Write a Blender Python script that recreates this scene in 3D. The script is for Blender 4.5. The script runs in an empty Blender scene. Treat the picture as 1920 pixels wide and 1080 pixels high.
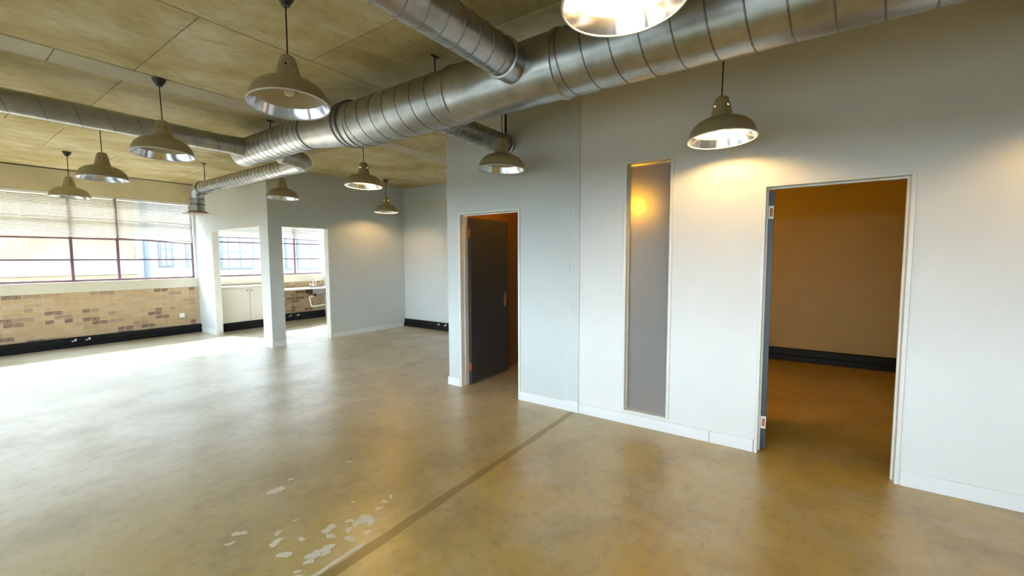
import bpy, bmesh, math, random
from mathutils import Matrix, Vector
from math import pi, sin, cos, radians as R
random.seed(7)
S = bpy.context.scene
COL = S.collection

# ------------------------------------------------------------------ camera
cam = bpy.data.cameras.new('camera'); camo = bpy.data.objects.new('camera', cam); COL.objects.link(camo)
yaw, pitch, roll = R(34.756), R(-3.9945), R(-0.247)
fw = Vector((cos(yaw)*cos(pitch), sin(yaw)*cos(pitch), sin(pitch)))
r0 = Vector((sin(yaw), -cos(yaw), 0)); u0 = r0.cross(fw)
rt = r0*cos(roll) + u0*sin(roll); up = -r0*sin(roll) + u0*cos(roll)
mw = Matrix((rt, up, -fw)).transposed().to_4x4(); mw.translation = Vector((0, 0, 1.55))
camo.matrix_world = mw
cam.sensor_width = 36; cam.lens = 791.55/1920*36; cam.clip_start = 0.02; cam.clip_end = 300
S.camera = camo

# ------------------------------------------------------------------ world, sun, exposure
W = bpy.data.worlds.new('sky'); S.world = W; W.use_nodes = True
bg = W.node_tree.nodes['Background']; bg.inputs[0].default_value = (0.71, 0.86, 1.0, 1); bg.inputs[1].default_value = 13.0
sl = bpy.data.lights.new('sun', 'SUN'); sl.energy = 20.0; sl.angle = R(4); sl.color = (1, 0.96, 0.90)
so = bpy.data.objects.new('sun', sl); COL.objects.link(so)
so.rotation_euler = Vector((0.28, -1.0, -0.95)).to_track_quat('-Z', 'Y').to_euler(); so.location = (0, 30, 30)
S.view_settings.view_transform = 'Standard'; S.view_settings.look = 'None'
S.view_settings.gamma = 1.0; S.view_settings.use_curve_mapping = False
S.view_settings.exposure = 0.82
S.cycles.max_bounces = 12; S.cycles.diffuse_bounces = 6; S.cycles.glossy_bounces = 4; S.cycles.transparent_max_bounces = 24
S.cycles.use_denoising = True; S.cycles.caustics_reflective = False; S.cycles.caustics_refractive = False
S.cycles.sample_clamp_indirect = 8.0

# ------------------------------------------------------------------ materials
def mat(name, col=(.8, .8, .8), rough=.5, metal=0, **kw):
    m = bpy.data.materials.new(name); m.use_nodes = True
    b = m.node_tree.nodes['Principled BSDF']
    b.inputs['Base Color'].default_value = (*col, 1); b.inputs['Roughness'].default_value = rough; b.inputs['Metallic'].default_value = metal
    for k, v in kw.items(): b.inputs[k.replace('_', ' ')].default_value = v
    return m
class N:
    def __init__(s, m): s.t = m.node_tree; s.b = s.t.nodes.get('Principled BSDF'); s.out = s.t.nodes['Material Output']
    def new(s, ty, **kw):
        n = s.t.nodes.new(ty)
        for k, v in kw.items():
            if hasattr(n, k): setattr(n, k, v)
            else: n.inputs[k].default_value = v
        return n
    def ln(s, a, b): s.t.links.new(a, b)
    def co(s, kind='Object', scale=(1, 1, 1), loc=(0, 0, 0)):
        c = s.new('ShaderNodeTexCoord'); m = s.new('ShaderNodeMapping'); m.inputs['Scale'].default_value = scale; m.inputs['Location'].default_value = loc
        s.ln(c.outputs[kind], m.inputs[0]); return m.outputs[0]
    def noise(s, vec, scale=5, detail=4, rough=.55, dist=0):
        n = s.new('ShaderNodeTexNoise'); s.ln(vec, n.inputs['Vector'])
        n.inputs['Scale'].default_value = scale; n.inputs['Detail'].default_value = detail; n.inputs['Roughness'].default_value = rough; n.inputs['Distortion'].default_value = dist
        return n.outputs['Fac']
    def ramp(s, fac, stops, interp='LINEAR'):
        r = s.new('ShaderNodeValToRGB'); e = r.color_ramp.elements; r.color_ramp.interpolation = interp
        while len(e) < len(stops): e.new(.5)
        for i, (p, c) in enumerate(stops):
            e[i].position = p; e[i].color = (*c, 1) if len(c) == 3 else c
        s.ln(fac, r.inputs[0]); return r.outputs[0]
    def mix(s, a, b, fac, mode='MIX'):
        n = s.new('ShaderNodeMix'); n.data_type = 'RGBA'; n.blend_type = mode
        for sock, v in ((n.inputs[0], fac), (n.inputs[6], a), (n.inputs[7], b)):
            if isinstance(v, (int, float)): sock.default_value = v
            elif isinstance(v, tuple): sock.default_value = (*v, 1)
            else: s.ln(v, sock)
        return n.outputs[2]
    def bump(s, h, strength=.2, dist=.01):
        n = s.new('ShaderNodeBump'); n.inputs['Strength'].default_value = strength; n.inputs['Distance'].default_value = dist
        s.ln(h, n.inputs['Height']); s.ln(n.outputs[0], s.b.inputs['Normal'])

def paint(name, col, var=.05, rough=.55):
    m = mat(name, col, rough); n = N(m); v = n.co('Object')
    f = n.noise(v, 1.7, 5); lo = tuple(c*(1-var) for c in col); hi = tuple(min(1, c*(1+var)) for c in col)
    n.ln(n.ramp(f, [(.3, lo), (.7, hi)]), n.b.inputs['Base Color'])
    n.bump(n.noise(v, 90, 3), .08, .004)
    return m
M = {}
M['wall_white'] = paint('white_wall_paint', (.74, .745, .74), .03)
M['wall_grey'] = paint('pale_grey_wall_paint', (.60, .635, .635), .03)
M['wall_cream'] = paint('cream_plaster', (.62, .58, .47), .05)
M['amber_tint'] = paint('amber_light_office_wall', (.40, .32, .13), .05)  # amber lamp light is put into this office wall colour
M['store'] = paint('amber_light_store_wall', (.15, .085, .035), .08)  # amber glow of the store lamp is mixed into this brown
M['wall_dull'] = paint('dull_grey_concrete_wall', (.27, .265, .25), .1, .8)
M['trim'] = paint('white_gloss_trim', (.78, .79, .80), .02, .35)
M['frame'] = paint('door_frame_paint', (.74, .735, .70), .02, .35)
M['hinge_orange'] = mat('orange_lit_hinge_steel', (.42, .13, .03), .6)  # store hinges: orange lamp light painted into the steel colour
M['doorblue'] = paint('blue_grey_door_paint', (.038, .047, .054), .06, .4)
M['black'] = mat('black_plastic_trunking', (.004, .005, .007), .5, 0, Specular_IOR_Level=.25)
M['socket'] = mat('white_plastic', (.85, .85, .83), .3)
M['steelframe'] = mat('flare_tinted_window_steel', (.20, .12, .155), .4)  # mauve cast of window flare blended into the frame colour
M['cable'] = mat('dark_braided_flex', (.03, .022, .018), .7)
M['blackcup'] = mat('black_ceiling_rose', (.010, .010, .010), .4)
M['bulb_off'] = mat('unlit_bulb', (.8, .78, .7), .2)
M['laminate'] = mat('white_laminate', (.80, .76, .70), .3)
M['worktop'] = mat('worktop_white', (.80, .74, .70), .25)
M['pvc'] = mat('cream_waste_pipe', (.78, .76, .66), .35)
M['chrome'] = mat('chrome', (.8, .8, .8), .12, 1)
M['steel'] = mat('stainless_sink', (.16, .15, .145), .4, 1)
M['hole'] = mat('dark_gap', (.01, .01, .01), .8)

def galv(name, seed, rough=.34, col=(.42, .43, .415)):
    m = mat(name, col, rough, 1); n = N(m); v = n.co('Object', (1, 1, 1), (seed, 0, 0))
    f = n.noise(v, 9, 4); g = n.noise(v, 2.2, 3)
    n.ln(n.mix(n.ramp(f, [(.3, tuple(c*.82 for c in col)), (.7, tuple(min(1, c*1.18) for c in col))]), tuple(c*.75 for c in col), n.ramp(g, [(.45, (0, 0, 0)), (.75, (.6, .6, .6))])), n.b.inputs['Base Color'])
    n.ln(n.ramp(f, [(.2, (rough-.03,)*3), (.8, (rough+.06,)*3)]), n.b.inputs['Roughness'])
    n.bump(n.noise(v, 9, 3), .035, .01)
    return m
M['galv'] = galv('galvanised_duct', 0)
M['galv2'] = galv('galvanised_fitting', 5, .32, (.46, .47, .455))
M['seam'] = mat('duct_seam', (.20, .20, .195), .45, 1)

def floor_mat():
    m = mat('sealed_concrete_floor', (.3, .24, .13), .2); n = N(m); v = n.co('Object')
    a = n.noise(v, .55, 5, .6, .1); b = n.noise(n.co('Object', (1, 1, 1), (3, 9, 1)), 2.2, 6, .62, .15); c = n.noise(v, 14, 5, .65)
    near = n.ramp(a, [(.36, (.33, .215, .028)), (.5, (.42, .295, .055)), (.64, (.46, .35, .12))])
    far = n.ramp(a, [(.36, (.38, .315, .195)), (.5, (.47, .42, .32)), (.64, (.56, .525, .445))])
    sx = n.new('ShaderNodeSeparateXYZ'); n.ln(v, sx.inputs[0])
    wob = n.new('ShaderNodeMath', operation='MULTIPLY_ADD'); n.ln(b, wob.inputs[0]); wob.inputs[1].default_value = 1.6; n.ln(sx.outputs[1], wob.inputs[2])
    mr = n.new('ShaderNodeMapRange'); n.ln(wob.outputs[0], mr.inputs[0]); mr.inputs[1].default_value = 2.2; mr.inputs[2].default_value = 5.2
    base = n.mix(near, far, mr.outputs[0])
    base = n.mix(base, (.21, .15, .055), n.ramp(b, [(.46, (0, 0, 0)), (.66, (.5, .5, .5))]))
    base = n.mix(base, (.46, .395, .24), n.ramp(n.noise(n.co('Object', (1, 1.0, 1), (7, 2, 4)), 3.4, 7, .65, .2), [(.50, (0, 0, 0)), (.66, (.5, .5, .5))]))
    base = n.mix(base, (.18, .135, .06), n.ramp(c, [(.52, (0, 0, 0)), (.68, (.4, .4, .4))]))
    n.ln(base, n.b.inputs['Base Color'])
    n.ln(n.ramp(b, [(.3, (.29,)*3), (.7, (.36,)*3)]), n.b.inputs['Roughness'])
    n.b.inputs['IOR'].default_value = 2.1
    n.bump(n.mix(n.noise(v, 3.2, 3), n.noise(v, 11, 3), .35), .07, .02)
    return m
M['floor'] = floor_mat()
M['joint'] = mat('floor_joint_filler', (.265, .193, .068), .30)
M['paintspot'] = mat('dried_white_paint', (.66, .62, .52), .6)

def ceil_mat():
    m = mat('board_marked_concrete', (.45, .38, .24), .8); n = N(m); v = n.co('Object')
    oi = n.new('ShaderNodeObjectInfo')
    a = n.noise(v, 1.5, 7, .66, .3); b = n.noise(n.co('Object', (1, 2.5, 1)), 4, 6, .65)
    base = n.ramp(a, [(.34, (.42, .335, .15)), (.45, (.56, .465, .235)), (.55, (.64, .56, .34)), (.66, (.74, .68, .49))])
    base = n.mix(base, (.45, .36, .175), n.ramp(b, [(.5, (0, 0, 0)), (.72, (.7, .7, .7))]))
    base = n.mix(base, n.ramp(oi.outputs['Random'], [(0, (.86, .84, .78)), (1, (1.0, 1.0, 1.0))]), 1.0, 'MULTIPLY')
    base = n.mix(base, (.30, .24, .12), n.ramp(n.noise(n.co('Object', (1, 3, 1), (4, 4, 0)), 9, 6, .7), [(.60, (0, 0, 0)), (.72, (.55, .55, .55))]))
    n.ln(base, n.b.inputs['Base Color']); n.bump(n.noise(v, 22, 5), .35, .012)
    return m
M['ceil'] = ceil_mat()
M['concrete_grey'] = paint('grey_concrete_strip', (.50, .465, .36), .15, .8)
M['beam'] = paint('cream_concrete_beam', (.60, .53, .36), .14, .8)
def brick_mat():
    m = mat('sandy_brick', (.5, .33, .18), .85); n = N(m); oi = n.new('ShaderNodeObjectInfo')
    base = n.ramp(oi.outputs['Random'], [(0, (.17, .105, .075)), (.17, (.22, .14, .10)), (.19, (.31, .205, .135)), (.26, (.36, .245, .155)), (.30, (.44, .30, .17)), (.6, (.48, .33, .18)), (.85, (.50, .36, .195)), (1, (.49, .36, .24))])
    v = n.co('Object'); base = n.mix(base, (.50, .38, .26), n.ramp(n.noise(v, 16, 4), [(.48, (0, 0, 0)), (.75, (.55, .55, .55))]))
    n.ln(base, n.b.inputs['Base Color']); n.bump(n.noise(v, 60, 4), .35, .006)
    return m
M['brick'] = brick_mat()
M['mortar'] = paint('sandy_mortar', (.51, .385, .25), .12, .9)

m = mat('cream_enamel_shade', (.38, .315, .18), .38); n = N(m); n.bump(n.noise(n.co(), 40, 2), .02, .002); M['enamel'] = m
m = mat('polished_aluminium_reflector', (.84, .86, .92), .16, 1); M['alu'] = m
m = mat('cream_inner_enamel', (.58, .50, .36), .5); M['inner'] = m
def bulb_mat(name, col, st):
    m = bpy.data.materials.new(name); m.use_nodes = True; t = m.node_tree; t.nodes.clear()
    e = t.nodes.new('ShaderNodeEmission'); e.inputs[0].default_value = (*col, 1); e.inputs[1].default_value = st
    o = t.nodes.new('ShaderNodeOutputMaterial'); t.links.new(e.outputs[0], o.inputs[0]); return m
M['bulb_on'] = bulb_mat('lit_bulb', (1, .64, .25), 205)
M['bulb_room'] = bulb_mat('lit_amber_bulb', (1, .43, .010), 470)
M['bulb_store'] = bulb_mat('lit_dim_amber_bulb', (1, .40, .02), 200)
def glass_mat():
    m = bpy.data.materials.new('window_glass'); m.use_nodes = True; t = m.node_tree; t.nodes.clear()
    tr = t.nodes.new('ShaderNodeBsdfTransparent'); gl = t.nodes.new('ShaderNodeBsdfGlossy'); gl.inputs['Roughness'].default_value = .02
    tr.inputs[0].default_value = (.96, .98, .97, 1)
    mx = t.nodes.new('ShaderNodeMixShader'); o = t.nodes.new('ShaderNodeOutputMaterial')
    mx.inputs[0].default_value = .04; t.links.new(tr.outputs[0], mx.inputs[1]); t.links.new(gl.outputs[0], mx.inputs[2]); t.links.new(mx.outputs[0], o.inputs[0]); return m
M['glass'] = glass_mat()
def frosted():
    m = mat('frosted_glass', (.92, .92, .90), .22); n = N(m); n.b.inputs['Transmission Weight'].default_value = 1.0; n.b.inputs['IOR'].default_value = 1.3
    g = n.new('ShaderNodeBsdfGlass'); g.inputs['Roughness'].default_value = .62; g.inputs['IOR'].default_value = 1.3
    d = n.new('ShaderNodeBsdfDiffuse'); d.inputs[0].default_value = (.45, .49, .49, 1)
    m1 = n.new('ShaderNodeMixShader'); m1.inputs[0].default_value = .33; mx = n.new('ShaderNodeMixShader'); mx.inputs[0].default_value = .42
    n.ln(n.b.outputs[0], m1.inputs[1]); n.ln(g.outputs[0], m1.inputs[2])
    n.ln(m1.outputs[0], mx.inputs[1]); n.ln(d.outputs[0], mx.inputs[2]); n.ln(mx.outputs[0], n.out.inputs[0]); return m
M['frost'] = frosted()
def slat_mat():
    m = bpy.data.materials.new('white_blind_slat'); m.use_nodes = True; t = m.node_tree; t.nodes.clear()
    d = t.nodes.new('ShaderNodeBsdfDiffuse'); d.inputs[0].default_value = (.60, .58, .53, 1)
    tl = t.nodes.new('ShaderNodeBsdfTranslucent'); tl.inputs[0].default_value = (.62, .58, .50, 1)
    mx = t.nodes.new('ShaderNodeMixShader'); mx.inputs[0].default_value = .11; o = t.nodes.new('ShaderNodeOutputMaterial')
    t.links.new(d.outputs[0], mx.inputs[1]); t.links.new(tl.outputs[0], mx.inputs[2]); t.links.new(mx.outputs[0], o.inputs[0]); return m
M['slat'] = slat_mat()
M['ext_brick'] = paint('outside_orange_brick', (.20, .132, .076), .3, .9)
M['ext_white'] = paint('outside_white_render', (.21, .205, .20), .04, .8)
M['ext_frame'] = mat('outside_blue_frame', (.055, .07, .10), .5)
M['ext_glass'] = mat('outside_window_glass', (.11, .12, .14), .15)
M['ext_ground'] = paint('outside_paving', (.09, .088, .082), .1, .9)

# ------------------------------------------------------------------ mesh helpers
class MB:
    def __init__(s): s.v = []; s.f = []
    def box(s, a, b):
        x0, y0, z0 = a; x1, y1, z1 = b; k = len(s.v)
        s.v += [(x0, y0, z0), (x1, y0, z0), (x1, y1, z0), (x0, y1, z0), (x0, y0, z1), (x1, y0, z1), (x1, y1, z1), (x0, y1, z1)]
        s.f += [tuple(k+i for i in q) for q in ((0, 3, 2, 1), (4, 5, 6, 7), (0, 1, 5, 4), (1, 2, 6, 5), (2, 3, 7, 6), (3, 0, 4, 7))]
        return s
    def lathe(s, prof, seg=48, skip=None, close=False):
        """prof: (r, z) list, revolved about z"""
        k = len(s.v); n = len(prof)
        for i in range(seg):
            a = 2*pi*i/seg
            for r, z in prof: s.v.append((r*cos(a), r*sin(a), z))
        for i in range(seg):
            j = (i+1) % seg
            for q in range(n-1):
                if skip and skip(i, q): continue
                s.f.append((k+i*n+q, k+j*n+q, k+j*n+q+1, k+i*n+q+1))
        return s
    def tube(s, path, rad, seg=24, caps=True):
        """sweep of circles along a path; rad number or list"""
        P = [Vector(p) for p in path]; k = len(s.v); nn = None
        for i, p in enumerate(P):
            t = (P[min(i+1, len(P)-1)] - P[max(i-1, 0)]).normalized()
            if nn is None:
                nn = t.orthogonal().normalized()
                ref = Vector((0, 0, 1)) if abs(t.z) < .9 else Vector((1, 0, 0)); nn = (ref - t*ref.dot(t)).normalized()
            else: nn = (nn - t*nn.dot(t)).normalized()
            bb = t.cross(nn); r = rad[i] if isinstance(rad, (list, tuple)) else rad
            for j in range(seg):
                a = 2*pi*j/seg; q = p + nn*(r*cos(a)) + bb*(r*sin(a)); s.v.append(tuple(q))
        for i in range(len(P)-1):
            for j in range(seg):
                l = (j+1) % seg; s.f.append((k+i*seg+j, k+i*seg+l, k+(i+1)*seg+l, k+(i+1)*seg+j))
        if caps:
            s.f.append(tuple(k+j for j in reversed(range(seg)))); e = k+(len(P)-1)*seg; s.f.append(tuple(e+j for j in range(seg)))
        return s
    def mesh(s, name, m, smooth=False, bevel=0):
        me = bpy.data.meshes.new(name); me.from_pydata(s.v, [], s.f); me.materials.append(m)
        bm = bmesh.new(); bm.from_mesh(me); bmesh.ops.recalc_face_normals(bm, faces=bm.faces)
        if bevel: bmesh.ops.bevel(bm, geom=list(bm.edges), offset=bevel, segments=1, affect='EDGES', clamp_overlap=True)
        bm.to_mesh(me); bm.free()
        if smooth:
            for p in me.polygons: p.use_smooth = True
            try: me.set_sharp_from_angle(angle=R(40))
            except Exception: pass
        return me
def link(name, me, parent=None, loc=None, rot=None):
    o = bpy.data.objects.new(name, me); COL.objects.link(o)
    if parent: o.parent = parent
    if loc is not None: o.location = loc
    if rot is not None: o.rotation_euler = rot
    return o
def build(mb, name, m, parent=None, smooth=False, bevel=0, loc=None, rot=None):
    return link(name, mb.mesh(name, M[m] if isinstance(m, str) else m, smooth, bevel), parent, loc, rot)
def tag(o, label, cat, group=None, kind=None):
    o['label'] = label; o['category'] = cat
    if group: o['group'] = group
    if kind: o['kind'] = kind
    return o
def empty(name, loc=(0, 0, 0), rot=(0, 0, 0)):
    o = bpy.data.objects.new(name, None); COL.objects.link(o); o.location = loc; o.rotation_euler = rot; o.empty_display_size = .1; return o
def copy_tree(o, parent=None):
    c = o.copy(); COL.objects.link(c); c.parent = parent
    for ch in list(o.children): copy_tree(ch, c)
    return c
def bx(name, a, b, m, parent=None, bevel=0): return build(MB().box(a, b), name, m, parent, bevel=bevel)
def holed(mb, ax, t0, t1, u0, u1, z0, z1, holes):
    """wall slab normal to axis ax ('x' or 'y') between t0..t1, with rectangular holes (ua,ub,za,zb)"""
    us = sorted({u0, u1, *[h[0] for h in holes], *[h[1] for h in holes]}); zs = sorted({z0, z1, *[h[2] for h in holes], *[h[3] for h in holes]})
    us = [u for u in us if u0 <= u <= u1]; zs = [z for z in zs if z0 <= z <= z1]
    for a, b in zip(us, us[1:]):
        run = None
        for c, d in zip(zs, zs[1:]):
            um, zm = (a+b)/2, (c+d)/2
            solid = not any(h[0] < um < h[1] and h[2] < zm < h[3] for h in holes)
            if solid: run = (run[0], d) if run else (c, d)
            if (not solid or d == zs[-1]) and run:
                mb.box((t0, a, run[0]), (t1, b, run[1])) if ax == 'x' else mb.box((a, t0, run[0]), (b, t1, run[1])); run = None
    return mb
def struct(o, label, cat): return tag(o, label, cat, kind='structure')

# ------------------------------------------------------------------ dimensions
ZC = 3.14
YW = 10.75      # window wall inner face
XR = 3.79       # right-hand partition face
XL, YB = -3.1, -3.2
XA = 6.62       # alcove far wall
XI = 7.58       # inner office far wall
YK = 7.62       # kitchen partition, face towards the alcove
XK = 3.62       # kitchen partition, face towards the windows side

# ------------------------------------------------------------------ floor
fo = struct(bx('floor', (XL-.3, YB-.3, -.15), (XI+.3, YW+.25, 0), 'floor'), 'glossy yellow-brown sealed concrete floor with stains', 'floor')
mb = MB()
pts0, pts1 = [], []
for i in range(60):
    x = -4.1 + i*(XR+4.1-.02)/59
    pts0.append((x, 1.842+random.uniform(-.008, .006), .0012)); pts1.append((x, 1.902+random.uniform(-.006, .008), .0012))
mb.v = pts0+pts1; mb.f = [(i, i+1, 60+i+1, 60+i) for i in range(59)]
build(mb, 'joint_strip', 'joint', fo)
mb = MB(); a, b = [], []
for i in range(24):
    x = .75 + i*.6/23; a.append((x, 1.912+random.uniform(-.004, .006), .0016)); b.append((x, 1.938+random.uniform(-.010, .010)*(1-i/24), .0016))
mb.v = a+b; mb.f = [(i, i+1, 24+i+1, 24+i) for i in range(23)]
build(mb, 'paint_line', 'paintspot', fo)
def blot(x, y, r, k=13):
    mb = MB(); mb.v = [(x, y, .0018)]; ph = random.random()*6
    for i in range(k):
        a = 2*pi*i/k; q = r*(.5+.6*random.random())*(1+.35*sin(2*a+ph)); mb.v.append((x+q*cos(a), y+q*sin(a), .0014))
    mb.f = [(0, i+1, (i+1) % k+1) for i in range(k)]; return build(mb, 'paint_spot', 'paintspot', fo)
blot(1.346, 2.86, .055)
for x, y, r in ((1.47, 2.93, .018), (1.0, 2.58, .03), (.93, 2.53, .02), (1.12, 2.40, .022), (1.08, 2.33, .035), (1.17, 2.24, .022), (1.05, 2.20, .03), (1.30, 2.20, .04), (1.28, 2.13, .028),
                (1.15, 2.07, .045), (1.21, 2.05, .04), (1.10, 2.04, .028), (1.03, 2.02, .022), (1.37, 2.10, .022), (1.44, 2.11, .045), (1.50, 2.12, .04), (1.48, 2.05, .035), (1.42, 2.17, .02),
                (1.33, 2.02, .028), (1.42, 1.99, .022), (1.67, 2.16, .02), (1.73, 2.17, .018), (1.60, 2.13, .02), (1.02, 1.98, .02), (1.86, 2.82, .02), (1.55, 2.32, .012), (1.24, 2.44, .012), (2.15, 1.72, .010), (1.9, 1.62, .008), (2.62, .9, .008)):
    blot(x, y, r*1.1, 14)

# ------------------------------------------------------------------ ceiling: slab with cast panels and joints
co = struct(bx('ceiling', (XL-.3, YB-.3, ZC+.012), (XI+.3, YW+.25, ZC+.3), 'concrete_grey'), 'yellowish board-marked concrete ceiling slab cast in panels', 'ceiling')
rows = [-3.2, -1.95, -.6, .7, 2.0, 3.33, 4.70, 5.04, 6.13, 7.45, 8.75, 10.75]
for ri, (y0, y1) in enumerate(zip(rows, rows[1:])):
    strip = abs(y0-4.70) < .01
    w = 30 if strip else 1.22; off = (.75 + (.46 if ri % 2 else 0)) - 5*w
    x = off
    while x < XI:
        x0, x1 = max(x, XL), min(x+w, XI)
        if x1-x0 > .05 and not (x0 > 6.7 and y0 > 3.4):
            dz = random.uniform(0, .004)
            bx('ceiling_panel', (x0+.004, y0+.005, ZC+dz - (.004 if strip else 0)), (x1-.004, y1-.005, ZC+.02), 'concrete_grey' if strip else 'ceil', co, bevel=.002)
        x += w

# ------------------------------------------------------------------ window wall
WZ0, WZ1 = 1.175, 2.74
wb = MB()
wb.box((XL-.3, YW+.0015, 0), (XI+.3, YW+.24, .985))                       # backing for bricks
ww = struct(build(wb, 'wall_back', 'mortar'), 'sandy face-brick wall below the long steel window', 'wall')
bx('lintel_beam', (XL-.3, YW-.0, WZ1), (XI+.3, YW+.24, ZC-.012), 'beam', ww)
bx('lintel_gap', (XL-.3, YW+.02, ZC-.014), (XI+.3, YW+.24, ZC), 'hole', ww)
for a, b in ((XL-.3, XL), (3.575, 3.80), (6.60, XI+.3)):
    bx('window_pier', (a, YW+.0, .98), (b, YW+.24, WZ1+.001), 'wall_white', ww)
L, Hh, J = .222, .0665, .0105
course = Hh+J
brick_me = MB().box((0, 0, 0), (L, .03, Hh)).mesh('brick', M['brick'], bevel=.0035)
half_me = MB().box((0, 0, 0), (L/2-J/2, .03, Hh)).mesh('brick_half', M['brick'], bevel=.0035)
for c in range(11):
    z = .135 + c*course
    if z+Hh > .99: break
    for (xs, xe) in ((.30, XK-.02), (5.02, 6.48)):
        x = xs + (0 if c % 2 else -(L+J)/2)
        while x < xe-.05:
            if x+L <= xe+.03:
                parts = [(x, brick_me)] if random.random() < .72 else [(x, half_me), (x+L/2+J/2, half_me)]
            else: parts = [(x, half_me)] if x+L/2 <= xe+.03 else []
            for xx, me in parts: link('brick', me, ww, (xx, YW-random.uniform(.0, .004), z+random.uniform(-.002, .002)))
            x += L+J
bx('window_apron', (XL, YW-.018, .978), (XK+.0, YW+.14, WZ0-.012), 'wall_cream', ww, bevel=.004)
bx('window_apron', (XK+.12, YW-.018, .978), (6.5, YW+.14, WZ0-.012), 'wall_cream', ww, bevel=.004)

def steel_window(name, label, x0, x1, mulls, zs, y=YW+.085, ax='y', WZ0=WZ0, WZ1=WZ1):
    w = empty(name); struct(w, label, 'window')
    def bar(nm, a, b, c, d, dp=.02, m='steelframe'):
        if ax == 'y': return bx(nm, (a, y-dp, c), (b, y+dp, d), m, w)
        return bx(nm, (y-dp, a, c), (y+dp, b, d), m, w)
    bar('outer_frame', x0, x1, WZ0-.012, WZ0+.026, .028); bar('outer_frame', x0, x1, WZ1-.035, WZ1, .028)
    bar('outer_frame', x0, x0+.035, WZ0, WZ1, .028); bar('outer_frame', x1-.035, x1, WZ0, WZ1, .028)
    for q in mulls: bar('mullion', q-.021, q+.021, WZ0+.02, WZ1-.02, .024)
    for z in zs: bar('glazing_bar', x0+.03, x1-.03, z-.014, z+.014, .018)
    us = [x0+.02]+list(mulls)+[x1-.02]; zz = [WZ0+.01]+list(zs)+[WZ1-.02]
    for a, b in zip(us, us[1:]):
        for c, d in zip(zz, zz[1:]):
            if ax == 'y': bx('pane', (a+.012, y-.002, c+.008), (b-.012, y+.002, d-.008), 'glass', w)
            else: bx('pane', (y-.002, a+.012, c+.008), (y+.002, b-.012, d-.008), 'glass', w)
    return w
TR = (1.56, 1.945, 2.31)
steel_window('window_1', 'long flare-tinted steel-framed window above the brick wall, half covered by blinds', XL, 3.575, (-1.9, -1.28, -.08, .54, 1.74, 2.365), TR)
steel_window('window_2', 'steel-framed kitchen window above the worktop and sink', 3.80, 6.60, (5.15, 5.77), (1.565, 1.95, 2.31))

def blind(name, label, x0, x1, zl, zr, group='venetian blinds'):
    """slatted blind, bottom edge at zl (left end) and zr (right end)"""
    y = YW+.018; b = empty(name, (x0, y, WZ1)); tag(b, label, 'blind', group)
    wdt = x1-x0
    bx('head_rail', (0, -.018, -.045), (wdt, .018, -.006), 'trim', b)
    pitch = .0285; zmin = WZ1-.06
    nn = int((zmin-(zl+zr)/2)/pitch)
    sm = MB(); w2 = .0155
    sm.v = [(0, -w2*.60, -w2*.80), (wdt, -w2*.60, -w2*.80), (wdt, 0, .002), (0, 0, .002), (0, w2*.60, w2*.80), (wdt, w2*.60, w2*.80)]
    sm.f = [(0, 1, 2, 3), (3, 2, 5, 4)]
    me = sm.mesh('slat', M['slat'])
    for i in range(nn):
        t = (i+.5)/nn
        ra = zmin-t*(zmin-zl-.02); rb = zmin-t*(zmin-zr-.02)
        o = link('slat', me, b, (0, 0, ra-WZ1), (0, -math.atan2(rb-ra, wdt), 0))
    rl = MB(); rl.v = []
    br = bx('bottom_rail', (0, -.014, -.009), (wdt, .014, .009), 'steelframe', b); br.location = (0, 0, zl-WZ1); br.rotation_euler = (0, -math.atan2(zr-zl, wdt), 0)
    for q in (.12, wdt/2, wdt-.12): build(MB().tube([(q, -.017, -.03), (q, -.017, (zl+(zr-zl)*q/wdt)-WZ1)], .0016, 6), 'ladder_cord', 'trim', b)
    return b
blind('venetian_blind', 'white venetian blind hanging level above the brick wall, next to the crooked one', -.05, 2.355, 1.945, 1.955)
blind('venetian_blind', 'white venetian blind hanging crooked, lower end beside the kitchen partition', 2.375, 3.555, 1.965, 1.885)
blind('venetian_blind', 'white venetian blind on the brick-wall window, close to the side windows', -3.05, -.07, 1.95, 1.95)
blind('venetian_blind', 'white venetian blind above the kitchen cupboard', 3.83, 5.13, 2.055, 2.05)
blind('venetian_blind', 'white venetian blind above the kitchen sink', 5.17, 6.57, 2.085, 2.035)

# ------------------------------------------------------------------ power trunking
def socket_pair(parent, pts, ax):
    for p in pts:
        if ax == 'y':
            s = bx('socket', (p[0]-.045, p[1]-.006, p[2]-.030), (p[0]+.045, p[1]+.004, p[2]+.030), 'black', parent, bevel=.002)
            bx('socket_insert', (p[0]-.030, p[1]-.010, p[2]-.022), (p[0]-.002, p[1]-.002, p[2]-.004), 'socket', s); bx('socket_insert', (p[0]+.006, p[1]-.010, p[2]-.014), (p[0]+.032, p[1]-.002, p[2]+.022), 'socket', s)
        else:
            s = bx('socket', (p[0]-.006, p[1]-.045, p[2]-.030), (p[0]+.004, p[1]+.045, p[2]+.030), 'black', parent, bevel=.002)
            bx('socket_insert', (p[0]-.010, p[1]+.002, p[2]-.022), (p[0]-.002, p[1]+.030, p[2]-.004), 'socket', s); bx('socket_insert', (p[0]-.010, p[1]-.032, p[2]-.014), (p[0]-.002, p[1]-.006, p[2]+.022), 'socket', s)
def trunking(name, label, a, b, ax):
    t = empty(name); tag(t, label, 'trunking')
    if ax == 'y':
        bx('base_channel', a, (b[0], b[1], .085), 'black', t, .003); bx('cover', (a[0], a[1]+.012, .086), b, 'black', t, .005)
    else:
        bx('base_channel', a, (b[0], b[1], .085), 'black', t, .003); bx('cover', (a[0]+.012, a[1], .086), b, 'black', t, .005)
    return t
t1 = trunking('power_trunking', 'black power trunking along the foot of the brick wall', (XL+.02, YW-.085, 0), (XK-.008, YW-.006, .175), 'y')
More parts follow.
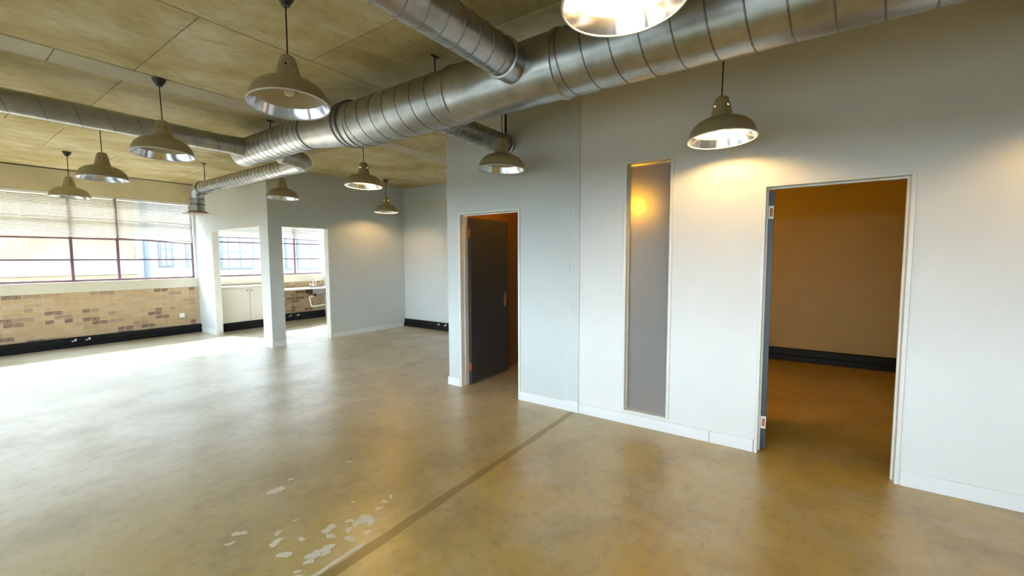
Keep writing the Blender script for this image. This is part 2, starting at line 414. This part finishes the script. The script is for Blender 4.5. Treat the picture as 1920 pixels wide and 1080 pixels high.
socket_pair(t1, ((1.665, YW-.073, .125), (1.845, YW-.073, .125)), 'y')
t2 = trunking('power_trunking', 'black power trunking along the kitchen wall under the sink', (5.03, YW-.085, 0), (6.47, YW-.006, .185), 'y')
socket_pair(t2, ((5.52, YW-.073, .13), (5.72, YW-.073, .13)), 'y')
t3 = trunking('power_trunking', 'short black power trunking in the empty alcove with two sockets', (XA-.065, 3.75, 0), (XA-.002, YK-.02, .170), 'x')
socket_pair(t3, ((XA-.054, 6.50, .128), (XA-.054, 6.30, .128)), 'x')
t4 = trunking('power_trunking', 'black power trunking on the amber-lit office wall', (XI-.075, -2.9, 0), (XI-.003, 1.8, .185), 'x')
sp = empty('wall_socket', (3.293, YW-.006, .388)); tag(sp, 'small square white socket plate on the brick wall', 'socket')
bx('plate', (-.043, -.012, -.043), (.043, .004, .043), 'socket', sp, .003); bx('rocker', (-.010, -.016, -.018), (.010, -.010, .018), 'trim', sp, .001)

# ------------------------------------------------------------------ kitchen partition (L shape)
T = .115
kl = struct(build(holed(MB(), 'x', XK, XK+T, YK+T, YW, 0, ZC, [(7.925, 9.95, 0, 2.15)]), 'wall_left_kitchen', 'wall_grey'), 'kitchen partition facing the windows with a wide doorless opening', 'wall')
kf = struct(build(holed(MB(), 'y', YK, YK+T, XK, XA, 0, ZC, [(3.855, 4.752, 0, 2.15)]), 'wall_kitchen', 'wall_grey'), 'grey kitchen partition with a doorless doorway beside the alcove', 'wall')
def lining(name, label, ax, t0, t1, u0, u1, z1, w=.03, proud=.010, m='frame', lip=.022, sides=(1, 1)):
    f = empty(name); struct(f, label, 'trim')
    def bb(nm, a, b, c, d, e0, e1):
        if ax == 'x': bx(nm, (e0, a, c), (e1, b, d), m, f, .002)
        else: bx(nm, (a, e0, c), (b, e1, d), m, f, .002)
    if sides[0]: bb('jamb', u0-lip, u0+w-lip, 0, z1+w-lip, t0-proud, t1+proud)
    if sides[1]: bb('jamb', u1-w+lip, u1+lip, 0, z1+.02, t0-proud, t1+proud)
    bb('head', u0, u1+lip-w, z1, z1+.02, t0-proud, t1+proud)
    return f
lining('trim_1', 'cream lining around the wide kitchen opening', 'x', XK, XK+T, 7.925, 9.93, 2.13, .02, .004, 'wall_white', .02, (0, 1))
lining('trim_2', 'white lining of the kitchen doorway', 'y', YK, YK+T, 3.855, 4.722, 2.13, .03, .008, 'frame', .03, (0, 1))
def skirting(name, label, pieces, m='trim'):
    s = empty(name); struct(s, label, 'baseboard')
    for a, b in pieces: bx('board', a, b, m, s, .003)
    return s
skirting('baseboard_kitchen', 'low white skirting around the kitchen partition', (
    ((XK-.014, 9.945, 0), (XK-.001, YW-.09, .10)), ((XK-.014, YK-.014, 0), (XK-.001, 7.922, .10)),
    ((XK-.001, YK-.014, 0), (3.853, YK-.001, .10)), ((4.76, YK-.014, 0), (XA-.07, YK-.001, .09))))

# alcove
struct(bx('wall_alcove', (XA, 3.58, 0), (XA+.12, YK+T, ZC), 'wall_grey'), 'pale grey end wall of the alcove', 'wall')
struct(bx('wall_alcove_return', (XR+.12, 3.48, 0), (XA+.12, 3.58, ZC), 'wall_grey'), 'grey side wall of the alcove backing onto the store', 'wall')
struct(bx('wall_kitchen_end', (6.5, YK+T, 0), (6.6, YW, ZC), 'wall_white'), 'kitchen end wall beyond the sink', 'wall')

# ------------------------------------------------------------------ right-hand partition
D1 = (2.545, 3.37, 0, 2.065); D2 = (-.552, .262, 0, 2.083); SLT = (.972, 1.352, .135, 2.395)
wr1 = struct(build(holed(MB(), 'x', XR, XR+.12, 1.88, 3.58, 0, ZC, [(D1[0]-.024, D1[1]+.024, 0, D1[3]+.024)]), 'wall_right_store', 'wall_grey'), 'pale grey partition with the open store door', 'wall')
wr2 = struct(build(holed(MB(), 'x', XR, XR+.12, YB, 1.88, 0, ZC, [(D2[0]-.024, D2[1]+.024, 0, D2[3]+.024), (SLT[0]-.026, SLT[1]+.026, SLT[2]-.022, SLT[3]+.026)]), 'wall_right', 'wall_white'), 'white partition with a tall frosted sidelight and an open office door', 'wall')
tr3 = empty('trim_3'); struct(tr3, 'narrow vertical cover strip where the grey and white partitions meet', 'trim')
bx('cover_strip', (XR-.010, 1.818, .10), (XR-.0005, 1.935, ZC), 'wall_grey', tr3, .002)
build(MB().tube([(XR-.012, 1.925, .11), (XR-.012, 1.925, ZC-.02)], .005, 8), 'bead', 'trim', tr3)
skirting('baseboard_right', 'white skirting along the partition with the office and store doors', (
    ((XR-.016, 3.395, 0), (XR-.001, 3.594, .10)), ((XR+.0, 3.5805, 0), (XR+.3, 3.594, .10)), ((XR-.016, 1.945, 0), (XR-.001, 2.520, .10)),
    ((XR-.022, 1.818, 0), (XR-.001, 1.943, .115)), ((XR-.016, .612, 0), (XR-.001, 1.816, .10)), ((XR-.016, .292, 0), (XR-.001, .609, .10)), ((XR-.016, YB, 0), (XR-.001, -.582, .105))))
pn = empty('trim_4'); struct(pn, 'white-edged wall panel above the branch duct', 'trim')
bx('panel', (XR-.006, 2.72, 2.86), (XR-.0005, 3.25, 3.085), 'wall_white', pn); bx('edge_strip', (XR-.014, 2.712, 2.84), (XR-.0005, 2.732, 3.10), 'trim', pn); bx('edge_strip', (XR-.014, 2.733, 3.083), (XR-.0005, 3.25, 3.10), 'trim', pn)
bx('shadow_gap', (XR-.004, 2.692, 2.84), (XR-.0005, 2.711, 3.10), 'hole', pn)

# sidelight (frosted)
sg = empty('window_3'); struct(sg, 'tall narrow frosted sidelight with white frame and amber lamp glow', 'window')
y0, y1, z0, z1 = SLT
for nm, a, b in (('frame_side', (XR-.012, y1, z0-.022), (XR+.125, y1+.026, z1+.026)), ('frame_side', (XR-.012, y0-.026, z0-.022), (XR+.125, y0, z1+.026)),
                 ('frame_head', (XR-.012, y0, z1), (XR+.125, y1, z1+.026)), ('frame_sill', (XR-.016, y0, z0-.022), (XR+.125, y1, z0))): bx(nm, a, b, 'frame', sg, .002)
bx('glazing_bead', (XR+.045, y1-.010, z0), (XR+.056, y1, z1), 'wall_cream', sg)
bx('pane', (XR+.058, y0, z0), (XR+.066, y1, z1), 'frost', sg)

# doors
def door(name, label, op, leaf_a, leaf_len, leaf_h, hinge_z, ang, cat='door', hinge_m='hinge_orange'):
    d = empty(name); struct(d, label, cat); u0, u1, _, z1 = op; pr = .012; w = .024
    bx('frame_jamb', (XR-pr, u1, 0), (XR+.12+pr, u1+w, z1+w), 'frame', d, .002); bx('frame_jamb', (XR-pr, u0-w, 0), (XR+.12+pr, u0, z1+w), 'frame', d, .002)
    bx('frame_head', (XR-pr, u0, z1), (XR+.12+pr, u1, z1+w), 'frame', d, .002)
    bx('door_stop', (XR+.055, u1-.012, 0), (XR+.075, u1, z1), 'frame', d); bx('door_stop', (XR+.055, u0, 0), (XR+.075, u0+.012, z1), 'frame', d); bx('door_stop', (XR+.055, u0+.012, z1-.012), (XR+.075, u1-.012, z1), 'frame', d)
    lf = build(MB().box((0, -.040, .010), (leaf_len, 0, leaf_h)), 'door_leaf', 'doorblue', d, bevel=.002)
    lf.location = (leaf_a[0], leaf_a[1], 0); lf.rotation_euler = (0, 0, R(ang))
    for s in (0, -.040):
        sg = 1 if s == 0 else -1
        p = MB().box((leaf_len-.085, min(s, s+sg*.006), .90), (leaf_len-.045, max(s, s+sg*.006), 1.09)); build(p, 'handle_plate', 'chrome', lf, bevel=.002)
        yy = s+sg*.045
        build(MB().tube([(leaf_len-.065, s, 1.02), (leaf_len-.065, yy, 1.02), (leaf_len-.075, yy+sg*.004, 1.02), (leaf_len-.18, yy+sg*.004, 1.02)], .009, 10), 'handle_lever', 'chrome', lf, smooth=True)
    for z in hinge_z:
        h = bx('hinge', (-.003, -.037, z-.05), (.0, -.003, z+.05), hinge_m[0], lf); bx('hinge_recess', (-.0045, -.030, z-.032), (-.003, -.012, z+.032), hinge_m[1], h)
        build(MB().tube([(-.005, .004, z-.05), (-.005, .004, z+.05)], .006, 10), 'hinge_pin', hinge_m[0], h)
    return d
door('door_1', 'dark blue-grey store door standing open inward in a white frame', D1, (XR+.135, D1[1]+.002), .80, 2.045, (.22, 1.86), 1.0, hinge_m=('hinge_orange', 'hinge_orange'))
door('door_2', 'blue-grey office door swung fully open, seen edge-on at its frame', D2, (XR+.085, D2[1]-.010), .78, 2.06, (.225, 1.90), 8.0, hinge_m=('socket', 'hinge_orange'))

# store and office behind the partition
struct(bx('wall_partition', (XR+.12, 1.85, 0), (XI, 1.93, ZC), 'wall_white'), 'partition between the store and the office', 'wall')
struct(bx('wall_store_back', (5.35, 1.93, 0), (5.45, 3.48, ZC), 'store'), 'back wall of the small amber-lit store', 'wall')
struct(bx('wall_store_side', (XR+.14, 3.465, 0), (5.35, 3.479, ZC), 'store'), 'store side wall beyond its open door, amber lamp light in its colour', 'wall')
struct(bx('wall_office_back', (XI, YB-.1, 0), (XI+.12, 3.6, ZC), 'amber_tint'), 'amber-lit back wall of the office', 'wall')
# main room walls out of frame
LZ0, LZ1 = .62, 2.15
lw_holes = [(-2.8, 2.2, LZ0, LZ1), (3.0, 9.6, LZ0, LZ1)]
struct(bx('added_sky_canopy', (XL-1.0, YB, 2.32), (XL-.24, YW+.2, 2.44), 'wall_dull'), 'unseen concrete canopy added outside to cut sky light through the side windows', 'canopy')  # unseen, added to keep high sky light off the floor inside
struct(build(holed(MB(), 'x', XL-.24, XL, YB, YW, 0, ZC, lw_holes), 'wall_left', 'wall_dull'), 'window-side wall across from the white partition', 'wall')
steel_window('window_4', 'steel-framed window across from the office door', -2.8, 2.2, (-1.4, -.2, 1.0), (1.1, 1.6), XL-.1, 'x', LZ0, LZ1)
steel_window('window_5', 'steel-framed window across from the alcove', 3.0, 9.6, (4.3, 5.6, 6.9, 8.2), (1.1, 1.6), XL-.1, 'x', LZ0, LZ1)
struct(bx('wall_front', (XL-.24, YB-.24, 0), (XI+.12, YB, ZC), 'wall_dull'), 'plain dull grey wall opposite the brick window wall', 'wall')

# ------------------------------------------------------------------ kitchen fittings
kc = empty('kitchen_cupboard', (3.78, 10.17, 0)); tag(kc, 'white laminate kitchen cupboard on a black plinth under the window', 'cabinet')
bx('carcass', (0, .02, .185), (1.20, .55, .925), 'laminate', kc, .002); bx('plinth', (.0, .045, 0), (1.20, .53, .184), 'black', kc)
for k in range(2):
    dr = bx('door', (.035+k*.575, 0, .20), (.600+k*.575, .019, .915), 'laminate', kc, .003)
    hx = .555+k*.09; bx('handle', (hx-.018, -.010, .862), (hx+.018, -.001, .880), 'steel', dr, .002)
tp = bx('worktop', (3.745, 10.145, .926), (4.99, YW-.02, .966), 'worktop', None, .003); tag(tp, 'pale worktop lying on the white kitchen cupboard', 'worktop')
sb = empty('sink_bench', (5.02, 10.15, .805)); tag(sb, 'thin pale sink bench with steel bowl fixed to the kitchen brick wall', 'sink')
mbk = MB(); X0, X1, Y0, Y1 = .88, 1.30, .10, .44
mbk.box((0, 0, 0), (X0, .565, .032)).box((X1, 0, 0), (1.45, .565, .032)).box((X0, 0, 0), (X1, Y0, .032)).box((X0, Y1, 0), (X1, .565, .032))
build(mbk, 'bench_top', 'worktop', sb)
mbk = MB().box((X0, Y0, -.13), (X1, Y1, -.125)).box((X0, Y0, -.125), (X0+.004, Y1, .028)).box((X1-.004, Y0, -.125), (X1, Y1, .028)).box((X0+.004, Y0, -.125), (X1-.004, Y0+.004, .028)).box((X0+.004, Y1-.004, -.125), (X1-.004, Y1, .028))
build(mbk, 'bowl', 'steel', sb)
build(MB().tube([(1.02, .25, -.13), (1.02, .25, -.20)], .032, 16), 'waste_outlet', 'black', sb, smooth=True)
for q in (.05, 1.36): build(MB().tube([(q, .56, -.20), (q, .06, -.012)], .010, 8), 'bracket', 'frame', sb)
def bend(pts, r, k=5):
    P = [Vector(p) for p in pts]; out = [P[0]]
    for i in range(1, len(P)-1):
        a = (P[i-1]-P[i]).normalized(); b = (P[i+1]-P[i]).normalized(); p0 = P[i]+a*r; p2 = P[i]+b*r
        for j in range(k+1):
            t = j/k; out.append(p0*(1-t)**2 + P[i]*2*t*(1-t) + p2*t*t)
    out.append(P[-1]); return out
wp = build(MB().tube(bend([(5.99, 10.40, .60), (5.885, 10.40, .60), (5.93, 10.40, .34), (6.495, 10.40, .365)], .04), .021, 14), 'waste_pipe', 'pvc', smooth=True)
tag(wp, 'cream plastic waste pipe bending below the sink', 'pipe')
tap = empty('kitchen_tap', (6.12, 10.62, .838)); tag(tap, 'chrome swan-neck tap standing on the sink bench', 'tap')
build(MB().lathe([(.0, 0), (.030, 0), (.030, .012), (.017, .02), (.017, .07), (0, .07)], 20), 'tap_base', 'chrome', tap, smooth=True)
build(MB().tube(bend([(0, 0, .05), (0, 0, .20), (-.03, -.20, .20), (-.03, -.20, .14)], .05), .011, 12), 'spout', 'chrome', tap, smooth=True)
for s in (-1, 1):
    build(MB().tube([(0, 0, .045), (s*.075, 0, .045)], .010, 10), 'arm', 'chrome', tap, smooth=True); build(MB().tube([(s*.075, 0, .035), (s*.075, 0, .085)], [.016, .020], 10), 'tap_handle', 'chrome', tap, smooth=True)

# ------------------------------------------------------------------ ducts
def helix(axis_pts, rad, pitch, parent, h=.0035, w=.006, seg=28):
    """spiral lock seam standing proud of a straight run"""
    A, B = Vector(axis_pts[0]), Vector(axis_pts[1]); d = (B-A); ln = d.length; t = d.normalized()
    u = Vector((0, 0, 1)) if abs(t.z) < .9 else Vector((1, 0, 0)); u = (u-t*u.dot(t)).normalized(); v = t.cross(u)
    n = int(ln/pitch*seg); mb = MB()
    for i in range(n+1):
        a = 2*pi*i/seg; s = ln*i/n
        rr = rad if not callable(rad) else rad(s/ln)
        e = u*cos(a)+v*sin(a)
        for off, r in ((-w, rr-.001), (-w*.35, rr+h), (w*.35, rr+h), (w, rr-.001)): mb.v.append(tuple(A+t*min(max(s+off, 0), ln)+e*r))
    for i in range(n):
        for q in range(3): mb.f.append((i*4+q, i*4+q+1, i*4+4+q+1, i*4+4+q))
    return build(mb, 'spiral_seam', 'seam', parent, smooth=True)
def band(A, B, rad, wdt, parent, m='galv2'):
    """raised collar at point A along direction A->B"""
    A, B = Vector(A), Vector(B); t = (B-A).normalized()
    return build(MB().tube([A, A+t*wdt*.2, A+t*wdt*.8, A+t*wdt], [rad-.002, rad+.010, rad+.010, rad-.002], 48, caps=False), 'collar', m, parent, smooth=True)
def run(name, parent, A, B, r0_, r1_=None, m='galv', seg=56, caps=True, steps=2):
    A, B = Vector(A), Vector(B); r1_ = r0_ if r1_ is None else r1_
    return build(MB().tube([A.lerp(B, i/steps) for i in range(steps+1)], [r0_+(r1_-r0_)*i/steps for i in range(steps+1)], seg, caps), name, m, parent, smooth=True)
def hanger(parent, x, y, ztop, zbot):
    return build(MB().tube([(x, y, zbot), (x, y, ztop)], .006, 8).box((x-.035, y-.012, ztop-.008), (x+.035, y+.012, ztop)), 'hanger_rod', 'cable', parent)
def branch(label, A, B, rad):
    o = run('branch_duct', main, A, B, rad); o['label'] = label; return o
XM, ZS, ZB, RS, RB = 2.50, 2.865, 2.795, .160, .205
main = empty('air_duct', (0, 0, 0)); tag(main, 'galvanised spiral air duct under the ceiling, a fat trunk with four thinner branches', 'duct')
e = (XM, 5.78, ZS); yA, yBc, yC = 4.26, 3.60, 3.42
run('end_section', main, e, (XM, 5.62, ZS), RS, m='galv2'); run('spiral_section', main, (XM, 5.62, ZS), (XM, yA, ZS), RS); helix([(XM, 5.62, ZS), (XM, yA, ZS)], RS, .105, main)
band((XM, yA+.01, ZS), (XM, 0, ZS), RS, .03, main, 'seam')
run('reducer', main, (XM, yA, ZS), (XM, yBc, ZS-.045), RS, RB-.010, 'galv2', steps=8)
band((XM, yBc+.03, ZS-.043), (XM, 0, ZS-.043), RB-.008, .030, main, 'seam'); band((XM, yBc-.05, ZB+.02), (XM, 0, ZB+.02), RB, .035, main, 'seam')
run('joint_section', main, (XM, yBc, ZS-.045), (XM, yC, ZB), RB-.008, RB, 'galv2')
run('spiral_section', main, (XM, yC, ZB), (XM, 2.20, ZB), RB); helix([(XM, yC, ZB), (XM, 2.20, ZB)], RB, .165, main)
run('branch_section', main, (XM, 2.20, ZB), (XM, 1.32, ZB), RB, m='galv2'); band((XM, 2.23, ZB), (XM, 0, ZB), RB, .03, main); band((XM, 1.34, ZB), (XM, 0, ZB), RB, .03, main)
run('spiral_section', main, (XM, 1.32, ZB), (XM, YB+.01, ZB), RB); helix([(XM, 1.32, ZB), (XM, YB+.05, ZB)], RB, .165, main)
hanger(main, XM-.02, 2.45, ZC-.001, ZB+RB-.01); hanger(main, XM, 5.10, ZC-.001, ZS+RS-.01); hanger(main, XM, -.4, ZC-.001, ZB+RB-.01)

YN, ZN, RN = 1.60, 2.80, .113
nb = branch('thin galvanised branch duct crossing the ceiling between the two lamp rows into the trunk duct', (XL+.01, YN, ZN), (2.20, YN, ZN), RN); helix([(XL+.05, YN, ZN), (2.20, YN, ZN)], RN, .125, nb)
run('spigot', nb, (2.20, YN, ZN), (XM-.12, YN, ZN), RN+.006, m='galv2'); band((2.19, YN, ZN), (9, YN, ZN), RN+.004, .03, nb)
hanger(nb, .2, YN, ZC-.001, ZN+RN-.01)

YL2, ZL2, RL2 = 5.50, 2.872, .100
lb = branch('slim galvanised branch duct joining the far end of the trunk duct', (XL+.01, YL2, ZL2), (2.26, YL2, ZL2), RL2); helix([(XL+.05, YL2, ZL2), (2.26, YL2, ZL2)], RL2, .22, lb, .0015, .004)
run('spigot', lb, (2.26, YL2, ZL2), (XM-.10, YL2, ZL2), RL2+.006, m='galv2'); hanger(lb, -.6, YL2, ZC-.001, ZL2+RL2-.01)

YP, ZP, RP = 2.70, 2.775, .098
wbn = branch('short galvanised branch duct entering the wall above the store door', (XM+.12, YP, ZP), (XR-.002, YP, ZP), RP); helix([(XM+.2, YP, ZP), (XR-.01, YP, ZP)], RP, .115, wbn)
band((XR-.03, YP, ZP), (9, YP, ZP), RP+.012, .028, wbn)

XD, ZD, RD = 2.93, 2.745, .100
kd = branch('galvanised duct bending down to a flared outlet beside the kitchen partition', (XD, 5.58, ZD), (XD, 8.30, ZD), RD)
p = bend([(XM+.10, 5.10, ZD+.03), (XD, 5.10, ZD), (XD, 5.60, ZD)], .16, 8)
build(MB().tube(p, RD, 40), 'elbow', 'galv2', kd, smooth=True)
helix([(XD, 5.55, ZD), (XD, 8.30, ZD)], RD, .105, kd)
p = bend([(XD, 8.28, ZD), (XD, 8.56, ZD), (XD, 8.56, 2.50)], .17, 6); build(MB().tube(p, RD+.003, 40), 'elbow', 'galv2', kd, smooth=True)
for (a, b) in (((XD, 8.30, ZD), (XD, 9, ZD)), ((XD, 8.56, 2.585), (XD, 8.56, 0)), ((XD, 8.56, 2.50), (XD, 8.56, 0))): band(a, b, RD+.002, .02, kd, 'seam')
run('drop_section', kd, (XD, 8.56, 2.51), (XD, 8.56, 2.375), RD)
build(MB().lathe([(RD-.01, .055), (RD+.02, .045), (.165, .012), (.215, 0), (.215, -.006), (.16, .004), (RD-.01, .035)], 48), 'flared_outlet', mat('mauve_grey_outlet', (.42, .34, .34), .45), kd, smooth=True, loc=(XD, 8.56, 2.335))
hanger(kd, XD+.0, 8.20, ZC-.001, ZD+RD-.01)

# ------------------------------------------------------------------ pendant lamps
def lamp_proto(on):
    L_ = empty('pendant_lamp')
    # z=0 at the rim
    outer = [(.230, 0.0), (.225, .012), (.219, .035), (.210, .062), (.194, .090), (.170, .113), (.138, .131), (.105, .141), (.078, .146)]
    build(MB().lathe(outer, 64), 'shade', 'enamel', L_, smooth=True)
    neck = [(.078, .146), (.073, .165), (.066, .195), (.060, .222), (.0575, .234), (.052, .258), (.047, .278), (.042, .290), (.032, .299), (.010, .302)]
    build(MB().lathe(neck, 32, skip=lambda i, q: q == 3 and i % 4 == 0), 'neck', 'enamel', L_, smooth=True)
    refl = [(.227, .0005), (.221, .014), (.213, .036), (.203, .062)]
    build(MB().lathe(refl, 64), 'reflector', 'alu', L_, smooth=True)
    build(MB().lathe([(.203, .062), (.188, .086), (.164, .108), (.134, .125), (.102, .135), (.074, .141), (.062, .195)], 48), 'inner_liner', 'inner', L_, smooth=True)
    build(MB().lathe([(.224, -.003), (.231, -.003), (.232, .003), (.226, .004), (.224, -.003)], 64), 'rim', 'trim', L_, smooth=True)
    build(MB().lathe([(0, .285), (.021, .285), (.021, .19), (.018, .165), (0, .165)], 20), 'lamp_holder', 'black', L_, smooth=True)
    build(MB().lathe([(.0, .168), (.014, .165), (.020, .145), (.033, .115), (.036, .092), (.030, .070), (.016, .058), (0, .055)], 24), 'bulb', 'bulb_on' if on else 'bulb_off', L_, smooth=True)
    build(MB().tube([(0, 0, .30), (0, 0, .60)], .0045, 8), 'flex', 'cable', L_)
    build(MB().lathe([(.0, .0), (.022, .0), (.030, .022), (.040, .030), (.052, .062), (.0, .062)], 28), 'ceiling_rose', 'blackcup', L_, smooth=True)
    return L_
protos = {}
def lamp(x, y, zr, on, label, tx=0, ty=0, offx=0, offy=0, group='cream pendant lamps'):
    if on not in protos: protos[on] = o = lamp_proto(on)
    else: o = copy_tree(protos[on])
    tag(o, label, 'lamp', group); o.location = (x, y, zr); o.rotation_euler = (R(tx), R(ty), 0)
    inv = Matrix.Rotation(0, 4, 'X')
    rot = o.rotation_euler.to_matrix(); top = rot @ Vector((0, 0, .302)) + Vector((x, y, zr))
    rose = Vector((x+offx, y+offy, ZC-.062))
    for ch in o.children:
        k = ch.name.split('.')[0]
        if k == 'ceiling_rose':
            ch.location = rot.inverted() @ (rose - Vector((x, y, zr))); ch.rotation_euler = rot.inverted().to_euler()
        if k == 'flex':
            d = rot.inverted() @ (rose - top); ch.location = (0, 0, 0); ln = d.length
            q = Vector((0, 0, 1)).rotation_difference(d.normalized()); ch.rotation_euler = q.to_euler(); ch.scale = (1, 1, ln/.30)
            ch.location = Vector((0, 0, .302)) - q.to_matrix() @ Vector((0, 0, .30*ln/.30))
    return o
lamp(1.415, 2.64, 2.495, False, 'unlit cream pendant lamp between the two ceiling branch ducts', -4, 2)
lamp(1.385, 4.74, 2.487, False, 'unlit cream pendant lamp in front of the slim far branch duct', -2, 2)
lamp(1.385, 6.72, 2.49, False, 'unlit cream pendant lamp hanging just beyond the slim far branch duct', -1, 1)
lamp(1.475, 8.98, 2.485, False, 'unlit cream pendant lamp hanging in front of the window blinds', 0, 0)
lamp(3.36, 6.58, 2.48, False, 'unlit cream pendant lamp by the kitchen partition corner', 0, 1)
lamp(3.44, 4.70, 2.485, True, 'lit cream pendant lamp between the trunk duct and the alcove', 0, 2)
lamp(5.62, 6.97, 2.492, True, 'lit cream pendant lamp inside the alcove', 0, 0)
lamp(3.40, 2.48, 2.42, False, 'unlit cream pendant lamp in front of the store door wall duct', 2, 1)
lamp(3.40, .525, 2.395, True, 'lit cream pendant lamp between the frosted sidelight and the office door', -1.5, 2)
lamp(1.575, .584, 2.49, True, 'lit cream pendant lamp in front of the fat trunk duct, before the office door', -2, 0)
lamp(3.40, -1.52, 2.395, True, 'lit cream pendant lamp beside the partition past the office door', 0, 0)

def bare(name, loc, m, label):
    b = empty(name, loc); tag(b, label, 'lamp')
    build(MB().lathe([(0, .065), (.014, .062), (.020, .045), (.033, .015), (.036, -.008), (.030, -.03), (.016, -.042), (0, -.045)], 24), 'bulb', m, b, smooth=True)
    build(MB().lathe([(0, .12), (.022, .12), (.022, .06), (0, .06)], 20), 'lamp_holder', 'black', b, smooth=True)
    build(MB().tube([(0, 0, .12), (0, 0, ZC-loc[2]-.03)], .0045, 8), 'flex', 'cable', b)
    build(MB().lathe([(0, 0), (.03, 0), (.045, .031), (0, .031)], 20), 'ceiling_rose', 'blackcup', b, smooth=True, loc=(0, 0, ZC-loc[2]-.031))
    return b
bare('bare_bulb', (4.42, 1.46, 2.085), 'bulb_room', 'bare amber bulb glowing behind the frosted sidelight in the office')
bare('bare_bulb', (4.30, 2.98, 2.52), 'bulb_store', 'bare amber bulb inside the store behind its open door')

# ------------------------------------------------------------------ outside
struct(bx('ground_outside', (-60, -60, -.6), (60, 90, -.4), 'ext_ground'), 'pale paved yard outside the windows', 'ground')
YF = 18.0
bb = empty('brick_building', (0, YF, -.4)); tag(bb, 'pale orange brick building across the yard', 'building')
bx('wall', (-16, 0, 2.0), (4.35, 6, 4.6), 'ext_brick', bb); bx('render_band', (-16, -.03, 1.50), (4.35, 6, 2.0), 'ext_white', bb); bx('plinth', (-16, 0, 0), (4.35, 6, 1.50), 'ext_brick', bb)
bx('coping', (-16.1, -.12, 4.6), (4.35, 6.1, 4.75), 'ext_white', bb)
wbd = empty('white_building', (0, YF, -.4)); tag(wbd, 'white rendered building across the yard with blue-framed windows', 'building')
bx('wall', (4.36, 0, 0), (22, 6, 4.9), 'ext_white', wbd); bx('coping', (4.36, -.12, 4.9), (22.1, 6.1, 5.05), 'ext_white', wbd)
def ext_window(x0, x1, z0, z1, mull):
    f = bx('window', (x0, -.05, z0), (x1, -.005, z1), 'ext_frame', wbd)
    us = [x0+.05]+[q for q in mull]+[x1-.05]
    for a, b in zip(us, us[1:]):
        for c, d in ((z0+.05, (z0+z1)/2-.02), ((z0+z1)/2+.02, z1-.05)): bx('pane', (a+.02, -.06, c), (b-.02, -.051, d), 'ext_glass', f)
for a in ((4.95, 5.36, 1.72, 2.9, (5.15,)), (5.72, 6.2, 1.72, 2.9, (5.95,)), (6.80, 7.95, 1.60, 2.9, (7.05, 7.45)), (9.2, 9.58, 1.53, 2.9, ()), (9.7, 11.0, 1.53, 2.9, (10.3,)), (12.2, 13.8, 1.53, 2.9, (13.0,))): ext_window(*a)
dp = build(MB().tube([(4.62, YF-.09, -.4), (4.62, YF-.09, 4.4)], .07, 14), 'drainpipe', 'ext_frame', smooth=True); tag(dp, 'blue-grey drainpipe where the brick and white buildings meet', 'pipe')
